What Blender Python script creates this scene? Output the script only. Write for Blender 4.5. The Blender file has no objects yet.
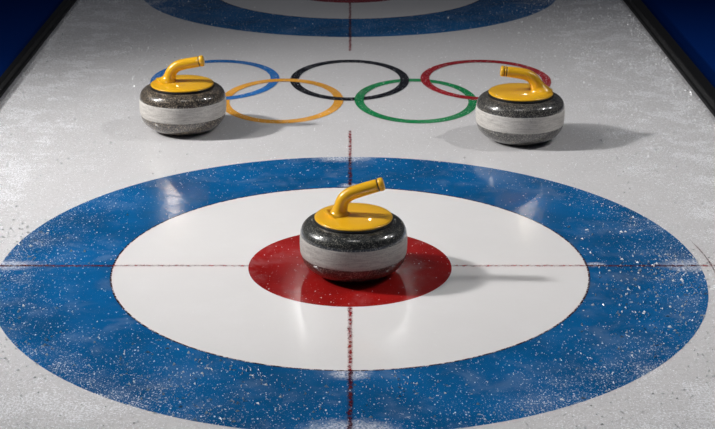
import bpy, bmesh, math, random
from mathutils import Vector
random.seed(7)
C = bpy.context.scene.collection
PI = math.pi
U = 1.66            # metres per unit of the ground frame
A = 1621.0

# ------------------------------------------------------------------ helpers
def link(name, me, mat=None, parent=None, loc=(0, 0, 0), smooth=False):
    o = bpy.data.objects.new(name, me)
    C.objects.link(o)
    o.location = loc
    if mat: me.materials.append(mat)
    if parent: o.parent = parent
    if smooth:
        for p in me.polygons: p.use_smooth = True
    return o

def mesh_from(bm, name):
    me = bpy.data.meshes.new(name)
    bmesh.ops.recalc_face_normals(bm, faces=bm.faces)
    bm.to_mesh(me); bm.free()
    return me

def flat(name, verts, faces):
    me = bpy.data.meshes.new(name)
    me.from_pydata(verts, [], faces)
    me.update()
    return me

def annulus(name, cx, cy, z, r0, r1, sy=1.0, n=256, w=None, zf=None):
    """flat ring; the painted band; w = half width as fraction"""
    vs, fs = [], []
    for i in range(n):
        a = 2*PI*i/n
        zz = z + (zf(a) if zf else 0)
        for r in (r0, r1):
            vs.append((cx + r*math.cos(a), cy + r*sy*math.sin(a), zz))
    for i in range(n):
        j = (i+1) % n
        fs.append((2*i, 2*i+1, 2*j+1, 2*j))
    return flat(name, vs, fs)

def disc(name, r, z, n=200):
    vs = [(r*math.cos(2*PI*i/n), r*math.sin(2*PI*i/n), z) for i in range(n)]
    return flat(name, vs, [tuple(range(n))])

def strip(name, x0, y0, x1, y1, z):
    return flat(name, [(x0, y0, z), (x1, y0, z), (x1, y1, z), (x0, y1, z)], [(0, 1, 2, 3)])

def lathe(name, prof, n=128):
    bm = bmesh.new()
    rings = []
    for r, z in prof:
        if r < 1e-6:
            rings.append([bm.verts.new((0, 0, z))])
        else:
            rings.append([bm.verts.new((r*math.cos(2*PI*i/n), r*math.sin(2*PI*i/n), z)) for i in range(n)])
    for a, b in zip(rings, rings[1:]):
        for i in range(n):
            j = (i+1) % n
            if len(a) == 1: bm.faces.new((a[0], b[i], b[j]))
            elif len(b) == 1: bm.faces.new((a[i], a[j], b[0]))
            else: bm.faces.new((a[i], a[j], b[j], b[i]))
    return mesh_from(bm, name)

def smooth_profile(pts, k=6):
    out = []
    n = len(pts)
    for i in range(n-1):
        p0 = pts[max(i-1, 0)]; p1 = pts[i]; p2 = pts[i+1]; p3 = pts[min(i+2, n-1)]
        for s in range(k):
            t = s/k
            out.append(tuple(0.5*((2*p1[c]) + (-p0[c]+p2[c])*t + (2*p0[c]-5*p1[c]+4*p2[c]-p3[c])*t*t
                             + (-p0[c]+3*p1[c]-3*p2[c]+p3[c])*t**3) for c in range(len(p1))))
    out.append(tuple(pts[-1]))
    return out

def sweep(name, path, n=32, cap0=True, cap1=True):
    """path of (x, z, half_width_in_plane, half_width_y): tube in the XZ plane"""
    bm = bmesh.new()
    rings = []
    for i, (x, z, ra, rb) in enumerate(path):
        a = path[max(i-1, 0)]; b = path[min(i+1, len(path)-1)]
        t = Vector((b[0]-a[0], 0, b[1]-a[1])).normalized()
        nrm = Vector((-t.z, 0, t.x))
        rings.append([bm.verts.new(Vector((x, 0, z)) + nrm*ra*math.cos(2*PI*k/n) + Vector((0, rb*math.sin(2*PI*k/n), 0)))
                      for k in range(n)])
    for a, b in zip(rings, rings[1:]):
        for i in range(n):
            j = (i+1) % n
            bm.faces.new((a[i], a[j], b[j], b[i]))
    if cap0: bm.faces.new(rings[0])
    if cap1: bm.faces.new(rings[-1])
    return mesh_from(bm, name)

def empty(name, loc, rz=0, scale=1):
    o = bpy.data.objects.new(name, None)
    C.objects.link(o)
    o.location = loc; o.rotation_euler = (0, 0, rz); o.scale = (scale,)*3
    o.empty_display_size = .05
    return o

def tag(o, **k):
    for a, b in k.items(): o[a] = b
    return o

# ------------------------------------------------------------------ materials
class N:
    """small node-tree writer"""
    def __init__(s, name):
        s.m = bpy.data.materials.new(name); s.m.use_nodes = True
        s.t = s.m.node_tree; s.t.nodes.clear()
        s.out = s.t.nodes.new('ShaderNodeOutputMaterial')
    def n(s, typ, **k):
        nd = s.t.nodes.new(typ)
        for a, b in k.items(): setattr(nd, a, b)
        return nd
    def l(s, a, b): s.t.links.new(a, b)
    def val(s, sock, v):
        if hasattr(v, 'is_linked') or hasattr(v, 'links'): s.l(v, sock)
        else: sock.default_value = v
    def math(s, op, a, b=0.0, clamp=False, c=None):
        nd = s.n('ShaderNodeMath', operation=op, use_clamp=clamp)
        s.val(nd.inputs[0], a); s.val(nd.inputs[1], b)
        if c is not None: s.val(nd.inputs[2], c)
        return nd.outputs[0]
    def ramp(s, v, a, b, lo=0.0, hi=1.0):
        nd = s.n('ShaderNodeMapRange', clamp=True, interpolation_type='SMOOTHSTEP')
        s.val(nd.inputs[0], v)
        for i, q in zip((1, 2, 3, 4), (a, b, lo, hi)): nd.inputs[i].default_value = q
        return nd.outputs[0]
    def noise(s, vec, scale, detail=2, rough=.5, dist=0):
        nd = s.n('ShaderNodeTexNoise')
        s.l(vec, nd.inputs['Vector'])
        nd.inputs['Scale'].default_value = scale; nd.inputs['Detail'].default_value = detail
        nd.inputs['Roughness'].default_value = rough; nd.inputs['Distortion'].default_value = dist
        return nd.outputs[0]
    def mix(s, f, a, b):
        nd = s.n('ShaderNodeMix', data_type='RGBA')
        s.val(nd.inputs[0], f); s.val(nd.inputs[6], a); s.val(nd.inputs[7], b)
        return nd.outputs[2]
    def mapping(s, vec, scale=(1, 1, 1), rot=(0, 0, 0)):
        nd = s.n('ShaderNodeMapping')
        s.l(vec, nd.inputs[0]); nd.inputs['Scale'].default_value = scale; nd.inputs['Rotation'].default_value = rot
        return nd.outputs[0]
    def pos(s):
        return s.n('ShaderNodeNewGeometry').outputs['Position']

FROST = (.95, .96, 1.0, 1)

def ice_mat(name, paint, amount=1.0, spots=(), alpha=None, wash=.0, tint=None):
    """ice surface over a paint colour; frost pattern is shared (world position)"""
    w = N(name)
    P = w.pos()
    sx = w.n('ShaderNodeSeparateXYZ'); w.l(P, sx.inputs[0])
    X, Y = sx.outputs[0], sx.outputs[1]
    ax = w.math('ABSOLUTE', X)
    # frost builds up towards the rails and the near end
    side = w.ramp(ax, .55, 1.2)
    front = w.math('MULTIPLY', w.ramp(Y, -.25, -.95), w.ramp(ax, .15, .75))
    edge = w.math('MAXIMUM', side, front)
    nearf = w.ramp(Y, -.3, -.95, 0, .14)
    d2 = w.math('SQRT', w.math('ADD', w.math('MULTIPLY', X, X), w.math('MULTIPLY', Y, Y)))
    nearf = w.math('ADD', nearf, w.ramp(d2, .70, 1.15, 0, .20))
    patch = w.ramp(w.noise(P, 8.0, 4, .65), .44, .70)
    dens = w.math('ADD', w.math('MULTIPLY', edge, w.math('ADD', w.math('MULTIPLY', patch, .65), .35)), nearf)
    dens = w.math('MINIMUM', dens, .85)
    # fine flecks and scratch-like streaks
    f1 = w.noise(P, 190, 3, .65)
    thr = w.math('SUBTRACT', .70, w.math('MULTIPLY', dens, .20*amount))
    fleck = w.math('MULTIPLY', w.math('SUBTRACT', f1, thr), 16.0, True)
    s1 = w.noise(w.mapping(P, (1, .22, 1), (0, 0, .9)), 210, 2, .6)
    s2 = w.noise(w.mapping(P, (.25, 1, 1), (0, 0, .35)), 180, 2, .6)
    thr2 = w.math('SUBTRACT', .74, w.math('MULTIPLY', dens, .17*amount))
    st = w.math('MULTIPLY', w.math('SUBTRACT', w.math('MAXIMUM', s1, s2), thr2), 12.0, True)
    f3 = w.noise(P, 330, 2, .7)
    fine = w.math('MULTIPLY', w.math('SUBTRACT', f3, w.math('SUBTRACT', .70, w.math('MULTIPLY', dens, .14*amount))), 9.0, True)
    mask = w.math('MAXIMUM', w.math('MAXIMUM', fleck, w.math('MULTIPLY', st, .75)), w.math('MULTIPLY', fine, .6))
    # single crystals
    def points(scale, size, base, gain):
        v = w.n('ShaderNodeTexVoronoi', voronoi_dimensions='2D')
        w.l(w.mapping(P, (1, .6, 1)), v.inputs['Vector']); v.inputs['Scale'].default_value = scale
        sc = w.n('ShaderNodeSeparateColor'); w.l(v.outputs['Color'], sc.inputs[0])
        near = w.math('MULTIPLY', w.math('SUBTRACT', w.math('ADD', size*.5, w.math('MULTIPLY', sc.outputs[1], size)), v.outputs['Distance']), 7.0, True)
        on = w.math('LESS_THAN', sc.outputs[0], w.math('ADD', base, w.math('MULTIPLY', dens, gain)))
        return w.math('MULTIPLY', w.math('MULTIPLY', near, on), w.ramp(sc.outputs[2], 0, 1, .25, .9))
    if amount > 0:
        mask = w.math('MAXIMUM', mask, w.math('MAXIMUM', points(170, .30, .004, .13), points(310, .36, .015, .24)))
    mask = w.math('MULTIPLY', mask, .9)
    # cloudy veil
    cloud = w.math('MULTIPLY', w.ramp(w.noise(P, 9, 5, .62, .4), .48, .8), .09 + wash)
    veil = w.math('ADD', cloud, w.math('MULTIPLY', w.math('MULTIPLY', edge, patch), .09))
    if spots:
        acc = None
        for (px, py, rx, ry) in spots:
            dx = w.math('DIVIDE', w.math('SUBTRACT', X, px), rx)
            dy = w.math('DIVIDE', w.math('SUBTRACT', Y, py), ry)
            d = w.math('SQRT', w.math('ADD', w.math('MULTIPLY', dx, dx), w.math('MULTIPLY', dy, dy)))
            d = w.math('ADD', d, w.math('MULTIPLY', w.math('SUBTRACT', w.noise(P, 45, 4, .7), .5), 1.1))
            m = w.ramp(d, 1.35, .45)
            acc = m if acc is None else w.math('MAXIMUM', acc, m)
        veil = w.math('MAXIMUM', veil, w.math('MULTIPLY', acc, w.ramp(w.noise(P, 160, 3, .7), .35, .62, .10, .62)))
    mask = w.math('MAXIMUM', mask, veil)
    # tone drift of the paint
    tone = w.ramp(w.noise(P, 3.2, 4, .6), .3, .7, .72, 1.18)
    base = w.n('ShaderNodeVectorMath', operation='SCALE')
    base.inputs[0].default_value = paint[:3]; w.l(tone if tint is None else w.math('SUBTRACT', w.ramp(w.noise(P, 2.2, 3, .5), .3, .7, .965, 1.0), w.math('MULTIPLY', w.ramp(w.noise(P, 75, 4, .7), .45, .7, 0, .30), dens)), base.inputs[3])
    col = w.mix(mask, base.outputs[0], FROST)
    bs = w.n('ShaderNodeBsdfPrincipled')
    w.l(col, bs.inputs['Base Color'])
    bs.inputs['IOR'].default_value = 1.31
    w.l(w.math('ADD', w.math('MULTIPLY', w.noise(P, 24, 3), .10), w.math('ADD', .05, w.math('MULTIPLY', mask, .35))), bs.inputs['Roughness'])
    b1 = w.n('ShaderNodeBump'); b1.inputs['Strength'].default_value = .30; b1.inputs['Distance'].default_value = .0005
    w.l(w.math('ADD', w.math('MULTIPLY', f1, .12), w.math('MULTIPLY', mask, 1.6)), b1.inputs['Height'])
    b2 = w.n('ShaderNodeBump'); b2.inputs['Strength'].default_value = .20; b2.inputs['Distance'].default_value = .0012
    w.l(w.noise(P, 42, 3, .55), b2.inputs['Height']); w.l(b1.outputs[0], b2.inputs['Normal'])
    w.l(b2.outputs[0], bs.inputs['Normal'])
    if alpha:
        a = alpha(w, P, X, Y)
        tr = w.n('ShaderNodeBsdfTransparent'); mx = w.n('ShaderNodeMixShader')
        w.l(a, mx.inputs[0]); w.l(tr.outputs[0], mx.inputs[1]); w.l(bs.outputs[0], mx.inputs[2])
        w.l(mx.outputs[0], w.out.inputs[0])
    else:
        w.l(bs.outputs[0], w.out.inputs[0])
    return w.m

def broken(lo, hi, scale=130, floor_=0.0):
    def f(w, P, X, Y):
        n = w.ramp(w.noise(P, scale, 3, .7), lo, hi, floor_, 1.0)
        return n
    return f

def crossline_alpha(centre, axis, half, lo=.36, hi=.56):
    """a brushed line: solid in the middle, crumbling into frost at both borders"""
    def f(w, P, X, Y):
        c = X if axis == 'x' else Y
        d = w.math('DIVIDE', w.math('ABSOLUTE', w.math('SUBTRACT', c, centre)), half)
        n = w.noise(P, 120, 3, .75)
        core = w.ramp(w.math('ADD', d, w.math('MULTIPLY', w.math('SUBTRACT', n, .5), 2.6)), .75, .35)
        brk = w.ramp(w.noise(P, 60, 2, .6), lo, hi, .25, 1)
        halo = w.ramp(d, 1.0, .2, 0, .16)
        return w.math('MAXIMUM', w.math('MULTIPLY', core, brk), halo)
    return f

def simple(name, col, rough=.5, metallic=0, coat=0, spec=.5):
    w = N(name)
    bs = w.n('ShaderNodeBsdfPrincipled')
    bs.inputs['Base Color'].default_value = (*col, 1)
    bs.inputs['Roughness'].default_value = rough
    bs.inputs['Metallic'].default_value = metallic
    bs.inputs['Coat Weight'].default_value = coat
    bs.inputs['Coat Roughness'].default_value = .04
    bs.inputs['Coat IOR'].default_value = 1.75
    bs.inputs['Specular IOR Level'].default_value = spec
    w.l(bs.outputs[0], w.out.inputs[0])
    return w.m, w, bs

def granite(name, dark, mid, light):
    m, w, bs = simple(name, dark, .30, coat=.9)
    P = w.n('ShaderNodeTexCoord').outputs['Object']
    v = w.n('ShaderNodeTexVoronoi'); w.l(P, v.inputs['Vector']); v.inputs['Scale'].default_value = 380
    sep = w.n('ShaderNodeSeparateColor'); w.l(v.outputs['Color'], sep.inputs[0])
    c = w.mix(w.ramp(sep.outputs[0], .35, .75), (*dark, 1), (*mid, 1))
    c = w.mix(w.ramp(sep.outputs[1], .74, .86), c, (*light, 1))
    c = w.mix(w.ramp(w.noise(P, 60, 4, .7), .42, .62, 0, .45), c, (dark[0]*.6, dark[1]*.6, dark[2]*.6, 1))
    w.l(c, bs.inputs['Base Color'])
    b = w.n('ShaderNodeBump'); b.inputs['Strength'].default_value = .12; b.inputs['Distance'].default_value = .001
    w.l(sep.outputs[0], b.inputs['Height']); w.l(b.outputs[0], bs.inputs['Normal'])
    return m

def band_mat(name, c0, c1):
    m, w, bs = simple(name, c0, .62, coat=.05)
    P = w.n('ShaderNodeTexCoord').outputs['Object']
    n1 = w.noise(w.mapping(P, (1, 1, 9)), 22, 5, .7)
    n2 = w.noise(P, 260, 2, .6)
    c = w.mix(w.ramp(n1, .35, .68), (*c0, 1), (*c1, 1))
    c = w.mix(w.ramp(n2, .5, .7, 0, .45), c, (c1[0]*.55, c1[1]*.55, c1[2]*.55, 1))
    w.l(c, bs.inputs['Base Color'])
    b = w.n('ShaderNodeBump'); b.inputs['Strength'].default_value = .3; b.inputs['Distance'].default_value = .0006
    w.l(n2, b.inputs['Height']); w.l(b.outputs[0], bs.inputs['Normal'])
    return m

W_ = .945
M_ice = ice_mat('white_ice', (.71, .70, .71, 1), tint=True, amount=1.2)
M_blue = ice_mat('blue_ice_paint', (.003, .105, .30, 1), amount=1.1,
                 spots=[(-W_, .005, .10, .035), (W_, .005, .10, .045), (-.02, W_, .10, .05), (0, -W_+.015, .10, .05),
                        (.665, .01, .026, .016), (0, -.655, .045, .03), (0, .66, .03, .02)])
M_red = ice_mat('red_ice_paint', (.31, .010, .009, 1), amount=1.25)
M_core = ice_mat('white_ice_paint', (.80, .785, .785, 1), tint=True, amount=.0)
M_line_w = ice_mat('red_line_on_white', (.45, .11, .11, 1), amount=.5, alpha=crossline_alpha(0, 'y', .0085, .42, .66))
M_line_b = ice_mat('maroon_line_on_blue', (.10, .018, .026, 1), amount=.6, alpha=crossline_alpha(0, 'y', .0095))
M_mid_w = ice_mat('red_dashes_on_white', (.30, .012, .018, 1), amount=.5, alpha=crossline_alpha(0, 'x', .0085, .42, .58))
M_mid_b = ice_mat('maroon_dashes_on_blue', (.075, .010, .022, 1), amount=.6, alpha=crossline_alpha(0, 'x', .0095, .40, .56))
M_seam = ice_mat('ring_seam_paint', (.06, .022, .022, 1), amount=.6, alpha=broken(.36, .56, 75, .12))
M_rb = ice_mat('blue_emblem_paint', (.02, .17, .52, 1))
M_rk = ice_mat('black_emblem_paint', (.006, .006, .009, 1))
M_rr = ice_mat('red_emblem_paint', (.33, .012, .018, 1))
M_ry = ice_mat('yellow_emblem_paint', (.86, .40, .05, 1), amount=.6)
M_rg = ice_mat('green_emblem_paint', (.01, .24, .075, 1))

# ------------------------------------------------------------------ the ice floor and what is painted on it
Y0, Y1, XR = -4.2, 9.0, 1.301
bm = bmesh.new()
bmesh.ops.create_cube(bm, size=1)
for v in bm.verts:
    v.co = Vector((v.co.x*2*XR, Y0 + (v.co.y+.5)*(Y1-Y0), -.0095 + (v.co.z+.5)*.0095))
floor = link('floor', mesh_from(bm, 'floor'), M_ice)
tag(floor, kind='structure', label='white frosted curling ice sheet between the black rails')

def paint(name, me, mat, label):
    o = link(name, me, mat, floor); o['label'] = label
    return o

R1, R2, R3 = .1653*U, .3855*U, .570*U
HY = 2.185*U          # centre of the far house
def house(cy, near, R1=R1, R2=R2, R3=R3):
    d = 'near' if near else 'far'
    paint('outer_ring', annulus('outer_ring', 0, cy, .0004, R2, R3), M_blue, f'wide blue ring of the {d} target')
    paint('inner_field', annulus('inner_field', 0, cy, .0004, R1, R2), M_core, f'white ring between blue and red of the {d} target')
    b = disc('center_button', R1, .0004)
    for v in b.vertices: v.co.y += cy
    paint('center_button', b, M_red, f'red round centre of the {d} target')
    paint('ring_seam', annulus('ring_seam', 0, cy, .0008, R2-.0026, R2+.0026), M_seam, f'thin dark dashed circle inside the blue ring of the {d} target')
house(0, True)
house(HY, False, .205*U, .408*U, .615*U)
paint('ring_seam', annulus('outer_seam', .018, 0, .0007, R3+.012, R3+.016), ice_mat('pale_seam_paint', (.18, .06, .06, 1), amount=.5,
      alpha=lambda w, P, X, Y: w.math('MULTIPLY', w.ramp(w.noise(P, 70, 3, .7), .34, .55, .2, .8),
                                      w.math('MULTIPLY', w.ramp(X, .80, .90), w.math('MULTIPLY', w.ramp(Y, -.16, -.06), w.ramp(Y, .22, .10))))),
      'faint brown arc beyond the right edge of the near blue ring')
def ypx(y): return A*U/(y+348.0) - A*U/614.0
for x0, x1, m in ((-XR, -R3, M_line_w), (-R3, -R2, M_line_b), (-R2, -R1, M_line_w), (R1, R2, M_line_w), (R2, R3, M_line_b), (R3, XR, M_line_w)):
    paint('tee_line', strip('tee_line', x0, -.010, x1, .010, .0011), m, 'stretch of the thin red line across the near target')
HR = (.205*U, .408*U, .615*U)
# the lengthwise line is interrupted where the emblem rings lie
for y0, y1, m in ((-4.0, -R3, M_mid_w), (-R3, -R2, M_mid_b), (-R2, -R1, M_mid_w), (R1, R2, M_mid_w), (R2, R3, M_mid_b), (R3, ypx(131), M_mid_w),
                  (ypx(51), HY-HR[2], M_mid_w), (HY-HR[2], HY-HR[1], M_mid_b), (HY-HR[1], HY-HR[0], M_mid_w), (HY+HR[0], 8.8, M_mid_w)):
    paint('center_line', strip('center_line', -.010, y0, .010, y1, .0014), m, 'stretch of the red dashed lengthwise line')

# interlaced rings
def emblem(cx, cy, rx, ry, mat, label, zf=None, z=.0013):
    th = .0102*U                      # half of the band width at the sides
    vs, fs, n = [], [], 220
    for i in range(n):
        a = 2*PI*i/n
        zz = z + (zf(a) if zf else 0)
        for s in (-1, 1):
            vs.append(((cx + 0)*U + (rx*U - th + s*th)*math.cos(a), cy*U + (ry*U - th*1.25 + s*th*1.25)*math.sin(a), zz))
    for i in range(n):
        j = (i+1) % n
        fs.append((2*i, 2*i+1, 2*j+1, 2*j))
    paint('emblem_ring', flat('emblem_ring', vs, fs), mat, label)
emblem(-.3157, 1.152, .150, .181, M_rb, 'blue ring of five interlaced rings')
emblem(-.001, 1.152, .139, .181, M_rk, 'black ring, middle of the five interlaced rings')
emblem(.317, 1.152, .152, .181, M_rr, 'red ring of five interlaced rings')
emblem(-.152, .977, .137, .180, M_ry, 'yellow ring of five interlaced rings', zf=lambda a: .0004*math.sin(a)-.0001)
emblem(.147, .977, .137, .180, M_rg, 'green ring of five interlaced rings', zf=lambda a: -.0004*math.cos(a)-.0001)

# ------------------------------------------------------------------ rails and carpet
M_rail, w, bs = simple('black_rubber', (.005, .005, .0055), .55, spec=.22)
P = w.pos()
b = w.n('ShaderNodeBump'); b.inputs['Strength'].default_value = .25; b.inputs['Distance'].default_value = .001
w.l(w.noise(P, 120, 3), b.inputs['Height']); w.l(b.outputs[0], bs.inputs['Normal'])
fr = w.ramp(w.noise(P, 150, 3, .7), .66, .74, 0, .5)
w.l(w.mix(fr, (.005, .005, .0055, 1), (.4, .42, .46, 1)), bs.inputs['Base Color'])

def rail(side, width, label):
    # profile: low foot next to the ice, upright face, rounded top
    pr = [(0, -.0098), (0, .012), (.004, .015), (.006, .017), (.008, .036), (.011, .040), (width-.004, .040), (width, .036), (width, -.0098)]
    vs, fs = [], []
    ys = [Y0 + (Y1-Y0)*i/24 for i in range(25)]
    for y in ys:
        for (x, z) in pr: vs.append((side*(XR + x), y, z))
    k = len(pr)
    for i in range(24):
        for j in range(k):
            q = (j+1) % k
            f = (i*k+j, i*k+q, (i+1)*k+q, (i+1)*k+j)
            fs.append(f if side > 0 else f[::-1])
    e0 = tuple(range(k)); e1 = tuple(24*k+j for j in range(k))
    fs += [e0, e1]
    me = flat('divider_rail', vs, fs)
    bm = bmesh.new(); bm.from_mesh(me); bmesh.ops.recalc_face_normals(bm, faces=bm.faces); bm.to_mesh(me); bm.free()
    o = link('divider_rail', me, M_rail)
    tag(o, label=label, category='rail', group='black rails along the ice')
rail(-1, .034, 'black rubber rail along the left edge of the ice')
rail(1, .055, 'black rubber rail along the right edge of the ice')

M_carp, w, bs = simple('blue_carpet', (.004, .05, .24), 1.0, spec=.02)
P = w.pos()
w.l(w.mix(w.ramp(w.noise(P, 300, 3, .7), .35, .7), (.0006, .018, .13, 1), (.0012, .030, .19, 1)), bs.inputs['Base Color'])
b = w.n('ShaderNodeBump'); b.inputs['Strength'].default_value = .4; b.inputs['Distance'].default_value = .002
w.l(w.noise(P, 400, 2), b.inputs['Height']); w.l(b.outputs[0], bs.inputs['Normal'])
bm = bmesh.new(); bmesh.ops.create_cube(bm, size=1)
for v in bm.verts:
    v.co = Vector((v.co.x*6.6, Y0 + (v.co.y+.5)*(Y1-Y0), -.04 + (v.co.z+.5)*.03))
o = link('carpet', mesh_from(bm, 'carpet'), M_carp)
tag(o, label='dark blue carpet showing beyond both black rails', category='carpet')

# ------------------------------------------------------------------ curling stones
prof_low = smooth_profile([(.080, .0), (.092, .003), (.110, .010), (.128, .024), (.1385, .040), (.1424, .056)])
prof_low = [(0, .006), (.062, .006), (.070, .002), (.075, .0)] + prof_low
prof_band = smooth_profile([(.1424, .056), (.1444, .062), (.1453, .082), (.1450, .102), (.1436, .110)])
prof_top = smooth_profile([(.1436, .110), (.1422, .120), (.1375, .131), (.1290, .1395), (.1180, .1445), (.1080, .1465)])
prof_top += [(.100, .1465), (.096, .142), (0, .142)]
body_prof = prof_low + smooth_profile([(.1414, .0565), (.1432, .062), (.1441, .082), (.1438, .102), (.1426, .1095)]) + prof_top

Y_OUT, w, ybs = simple('glossy_yellow_plastic', (.88, .47, .014), .28, coat=.6)
M_gask, _, _ = simple('black_gasket', (.006, .006, .006), .5)
M_groove, _, _ = simple('dark_groove', (.05, .022, .004), .5)

G_centre = granite('dark_grey_granite', (.007, .008, .008), (.045, .048, .046), (.22, .21, .18))
G_left = granite('brown_grey_granite', (.025, .022, .019), (.12, .098, .075), (.42, .34, .25))
G_right = granite('mid_grey_granite', (.018, .018, .018), (.09, .085, .078), (.30, .28, .24))
B_centre = band_mat('frosted_grey_band', (.46, .435, .41), (.31, .295, .28))
B_left = band_mat('frosted_pale_band', (.66, .63, .59), (.47, .44, .41))

def make_stone(loc, rz, scale, label, g, bnd, path, grooves=1):
    t = empty('curling_stone', loc, rz, scale)
    tag(t, label=label, category='curling stone', group='curling stones on the ice')
    link('granite_body', lathe('granite_body', body_prof), g, t, smooth=True)
    bo = link('striking_band', lathe('striking_band', prof_band), bnd, t, smooth=True)
    bo['label'] = 'pale frosted band around the middle'
    link('gasket', lathe('gasket', [(0, .140), (.104, .140), (.1065, .1435), (.1065, .1515), (.102, .154), (0, .154)]), M_gask, t)['label'] = 'black seal under the yellow plate'
    pl = smooth_profile([(.098, .1530), (.1035, .1533), (.1052, .1555), (.1040, .1580), (.098, .1600), (.080, .1620), (.050, .1635), (.020, .1640)])
    link('handle_plate', lathe('handle_plate', [(0, .1530)] + pl + [(0, .1640)]), Y_OUT, t, smooth=True)['label'] = 'round glossy yellow plate'
    # foot flares into the plate, neck leans and bends into a long straight grip
    pth = [(x, zz, ra, rb) for x, zz, ra, rb in path]
    g_ = link('handle_grip', sweep('handle_grip', smooth_profile(pth, 6)), Y_OUT, t, smooth=True)
    g_['label'] = 'curved yellow gooseneck handle'
    x1, z1 = pth[-1][0], pth[-1][1]; dx, dz = pth[-1][0]-pth[-2][0], pth[-1][1]-pth[-2][1]
    q = math.hypot(dx, dz); dx /= q; dz /= q
    def seg(name, a, b, r, mat, bev=0, par=g_):
        p = []
        if bev:
            for r_, d in ((r-.0010, a), (r, a+.0010), (r, b-bev), (r-.0010, b-bev*.45), (r-.0032, b-.0006), (r*.6, b), (.0005, b+.0002)):
                p.append((x1+dx*d, z1+dz*d, r_, r_))
        else:
            p = [(x1+dx*a, z1+dz*a, r, r), (x1+dx*b, z1+dz*b, r, r)]
        return link(name, sweep(name, p), mat, par, smooth=bool(bev))
    seg('groove_ring', -.0010, .0040, pth[-1][2]-.0008, M_groove)['label'] = 'dark groove ring'
    if grooves == 2:
        seg('collar', .0034, .0085, pth[-1][2]+.0004, Y_OUT, .002)
        seg('groove_ring', .0078, .0116, pth[-1][2]-.0008, M_groove)['label'] = 'dark groove ring'
        seg('end_cap', .0104, .0215, pth[-1][2]+.0006, Y_OUT, .005)
    else:
        seg('end_cap', .0034, .0180, pth[-1][2]+.0008, Y_OUT, .005)
    # moulding lips at the foot of the neck
    return t

def gpt(x, y):
    v = y+348.0
    return ((x-350)/v*U, A*U/v - A*U/614.0, .0015)
path_centre = [(-.040, .159, .040, .036), (-.0375, .1655, .029, .028), (-.0365, .174, .0220, .0215), (-.034, .185, .0190, .0190),
               (-.0305, .198, .0182, .0182), (-.022, .2115, .0182, .0182), (-.007, .222, .0182, .0182),
               (.016, .2305, .0180, .0180), (.038, .2375, .0178, .0178), (.064, .2455, .0176, .0176)]
path_left = [(-.048, .159, .042, .036), (-.0455, .1655, .031, .028), (-.0425, .174, .0235, .0220), (-.0395, .184, .0200, .0195),
             (-.034, .197, .0186, .0186), (-.024, .209, .0184, .0184), (-.009, .218, .0182, .0182),
             (.012, .2235, .0180, .0180), (.034, .2275, .0178, .0178), (.058, .2320, .0176, .0176)]
path_right = [(-.058, .158, .046, .038), (-.0570, .1635, .036, .030), (-.0545, .171, .0275, .0235), (-.0500, .181, .0225, .0200),
              (-.043, .194, .0198, .0190), (-.032, .206, .0188, .0186), (-.016, .2145, .0184, .0184),
              (.006, .2195, .0180, .0180), (.026, .2225, .0176, .0176), (.048, .2250, .0172, .0172)]
make_stone(gpt(353.5, 271), 0.0, .985, 'dark grey curling stone with yellow handle on the red centre of the target', G_centre, B_centre, path_centre)
make_stone(gpt(184.0, 128.6), 0.0, 1.03, 'brownish grey curling stone with yellow handle beside the blue painted ring', G_left, B_left, path_left)
make_stone(gpt(519.0, 138.2), PI, 1.035, 'speckled grey curling stone with yellow handle pointing left, beside the green painted ring', G_right, B_left, path_right, grooves=2)

# ------------------------------------------------------------------ ice shavings
M_shav, w, bs = simple('ice_shaving', (.97, .98, 1.0), .22, coat=.6)
def shavings():
    rnd = random.Random(3)
    feet = [gpt(353.5, 271), gpt(184.0, 128.6), gpt(519.0, 138.2)]
    vs, fs = [], []
    def chip(x, y, s):
        a = rnd.random()*2*PI
        ln = s*rnd.uniform(.8, 2.0)
        h = s*rnd.uniform(.8, 2.2)
        c, d = math.cos(a), math.sin(a)
        if any((x-p[0])**2 + (y-p[1])**2 < .18**2 for p in feet) or x*x + y*y < .66**2: return
        if y < .2: s *= .7
        i = len(vs)
        for (u, v_, z) in ((-ln, 0, 0), (ln, 0, 0), (rnd.uniform(-.3, .3)*ln, s*.6, 0), (rnd.uniform(-.4, .4)*ln, -s*.3, h), ):
            vs.append((x+u*c-v_*d, y+u*d+v_*c, .0008+z))
        fs.extend([(i, i+1, i+3), (i+1, i+2, i+3), (i+2, i, i+3), (i, i+2, i+1)])
    clusters = [(rnd.choice((-1, 1))*rnd.uniform(.75, 1.25), rnd.uniform(-.9, 3.6)) for _ in range(95)]
    clusters += [(rnd.uniform(-.95, .95), rnd.uniform(-.95, -.45)) for _ in range(22)]
    clusters += [(.80, -.20), (.86, -.28), (.9, -.1), (.74, -.3), (.70, -.12), (1.19, 1.25), (1.15, 1.1), (-1.16, 1.9), (-1.12, 1.7), (-.93, .02)]
    for cx, cy in clusters:
        r = rnd.uniform(.04, .14)
        for _ in range(rnd.randint(15, 60)):
            x, y = cx+rnd.gauss(0, r), cy+rnd.gauss(0, r*1.3)
            if abs(x) < 1.29: chip(x, y, rnd.uniform(.0010, .0034))
    n = 0
    while n < 9000:
        x, y = rnd.uniform(-1.29, 1.29), -1.0 + 4.6*rnd.random()**1.4
        p = .10 + .9*max(0, (abs(x)-.5)/.8)**1.5 + (.5*max(0, (-y-.35)/.6)*min(1, abs(x)/.5) if y < -.35 else 0)
        n += 1
        if rnd.random() < p: chip(x, y, rnd.uniform(.0007, .0026))
    # beside the feet of the rails
    for _ in range(1800):
        s = rnd.choice((-1, 1)); x = s*(1.294-abs(rnd.gauss(0, .04))); chip(x, rnd.uniform(-.6, 3.8), rnd.uniform(.0010, .0036))
    return flat('ice_shavings', vs, fs)
o = link('ice_shavings', shavings(), M_shav)
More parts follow.
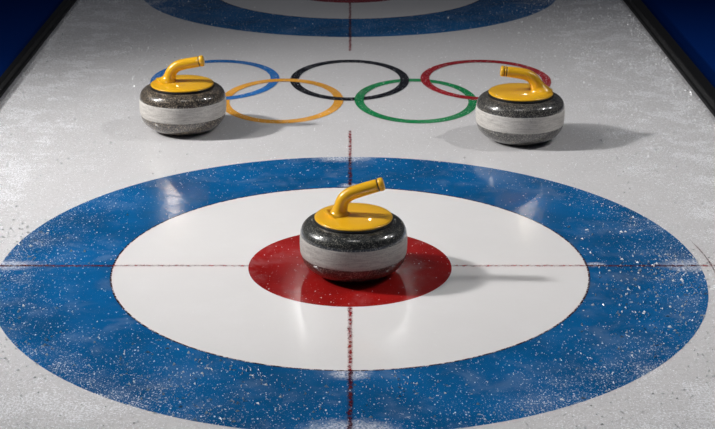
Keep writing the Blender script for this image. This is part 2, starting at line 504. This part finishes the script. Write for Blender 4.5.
tag(o, kind='stuff', label='loose white ice shavings and frost crumbs scattered over the sheet', category='ice shavings')

# ------------------------------------------------------------------ lights
def aim(o, tgt):
    d = Vector(tgt) - o.location
    o.rotation_euler = d.to_track_quat('-Z', 'Y').to_euler()
def spot(name, loc, tgt, power, deg, blend, radius, col=(1, 1, 1)):
    l = bpy.data.lights.new(name, 'SPOT'); l.energy = power; l.spot_size = math.radians(deg); l.spot_blend = blend
    l.shadow_soft_size = radius; l.color = col
    o = bpy.data.objects.new(name, l); C.objects.link(o); o.location = loc; aim(o, tgt); return o
def area(name, loc, tgt, power, sx, sy, col=(1, 1, 1), spread=180):
    l = bpy.data.lights.new(name, 'AREA'); l.shape = 'RECTANGLE'; l.size = sx; l.size_y = sy; l.energy = power; l.color = col
    l.spread = math.radians(spread)
    o = bpy.data.objects.new(name, l); C.objects.link(o); o.location = loc; aim(o, tgt); return o

spot('key_spotlight', (-5.0, .62, 3.25), (0.55, .50, 0), 1440, 48, 1.0, .20, (1, .985, .965))
spot('cross_spotlight', (7.0, 2.0, 5.0), (0, .45, 0), 130, 40, 1.0, .40, (.97, .985, 1))
spot('overhead_spotlight', (0, -1.4, 6.0), (0, .4, 0), 70, 42, 1.0, .9, (1, .98, .97))
for s in (-1, 1):
    area('stand_lamp', (s*2.03, 12.6, 4.27), (0, 0, 0), 1.7, .06, .30, (1, .88, .72))
    area('stand_lamp', (s*.53, 12.0, 5.45), (0, 0, 0), 1.7, .05, .25, (1, .98, .95))

for s in (-1, 1):
    area('ceiling_lamp', (s*4.3, .9, 4.7), (0, .3, 0), 14, .40, .17, (1, .98, .95), 70)
wd = bpy.data.worlds.new('arena_dark'); bpy.context.scene.world = wd; wd.use_nodes = True
bg = wd.node_tree.nodes['Background']; bg.inputs[0].default_value = (.35, .42, .6, 1); bg.inputs[1].default_value = .05

# ------------------------------------------------------------------ camera
cam = bpy.data.cameras.new('camera'); co = bpy.data.objects.new('camera', cam); C.objects.link(co)
th = math.asin(562.5/A)
f = A*math.cos(th)
h = U*math.cos(th)
z = f*U/614.0
co.location = (0, -(z - h*math.sin(th))/math.cos(th), h)
co.rotation_euler = (PI/2 - th, 0, 0)
cam.sensor_width = 36; cam.lens = 36*f/715.0
cam.shift_x = 7.5/715
cam.dof.use_dof = True; cam.dof.focus_distance = z; cam.dof.aperture_fstop = 16
bpy.context.scene.camera = co

vs = bpy.context.scene.view_settings
vs.view_transform = 'Standard'; vs.look = 'None'; vs.gamma = 1; vs.use_curve_mapping = False
vs.exposure = 0.0
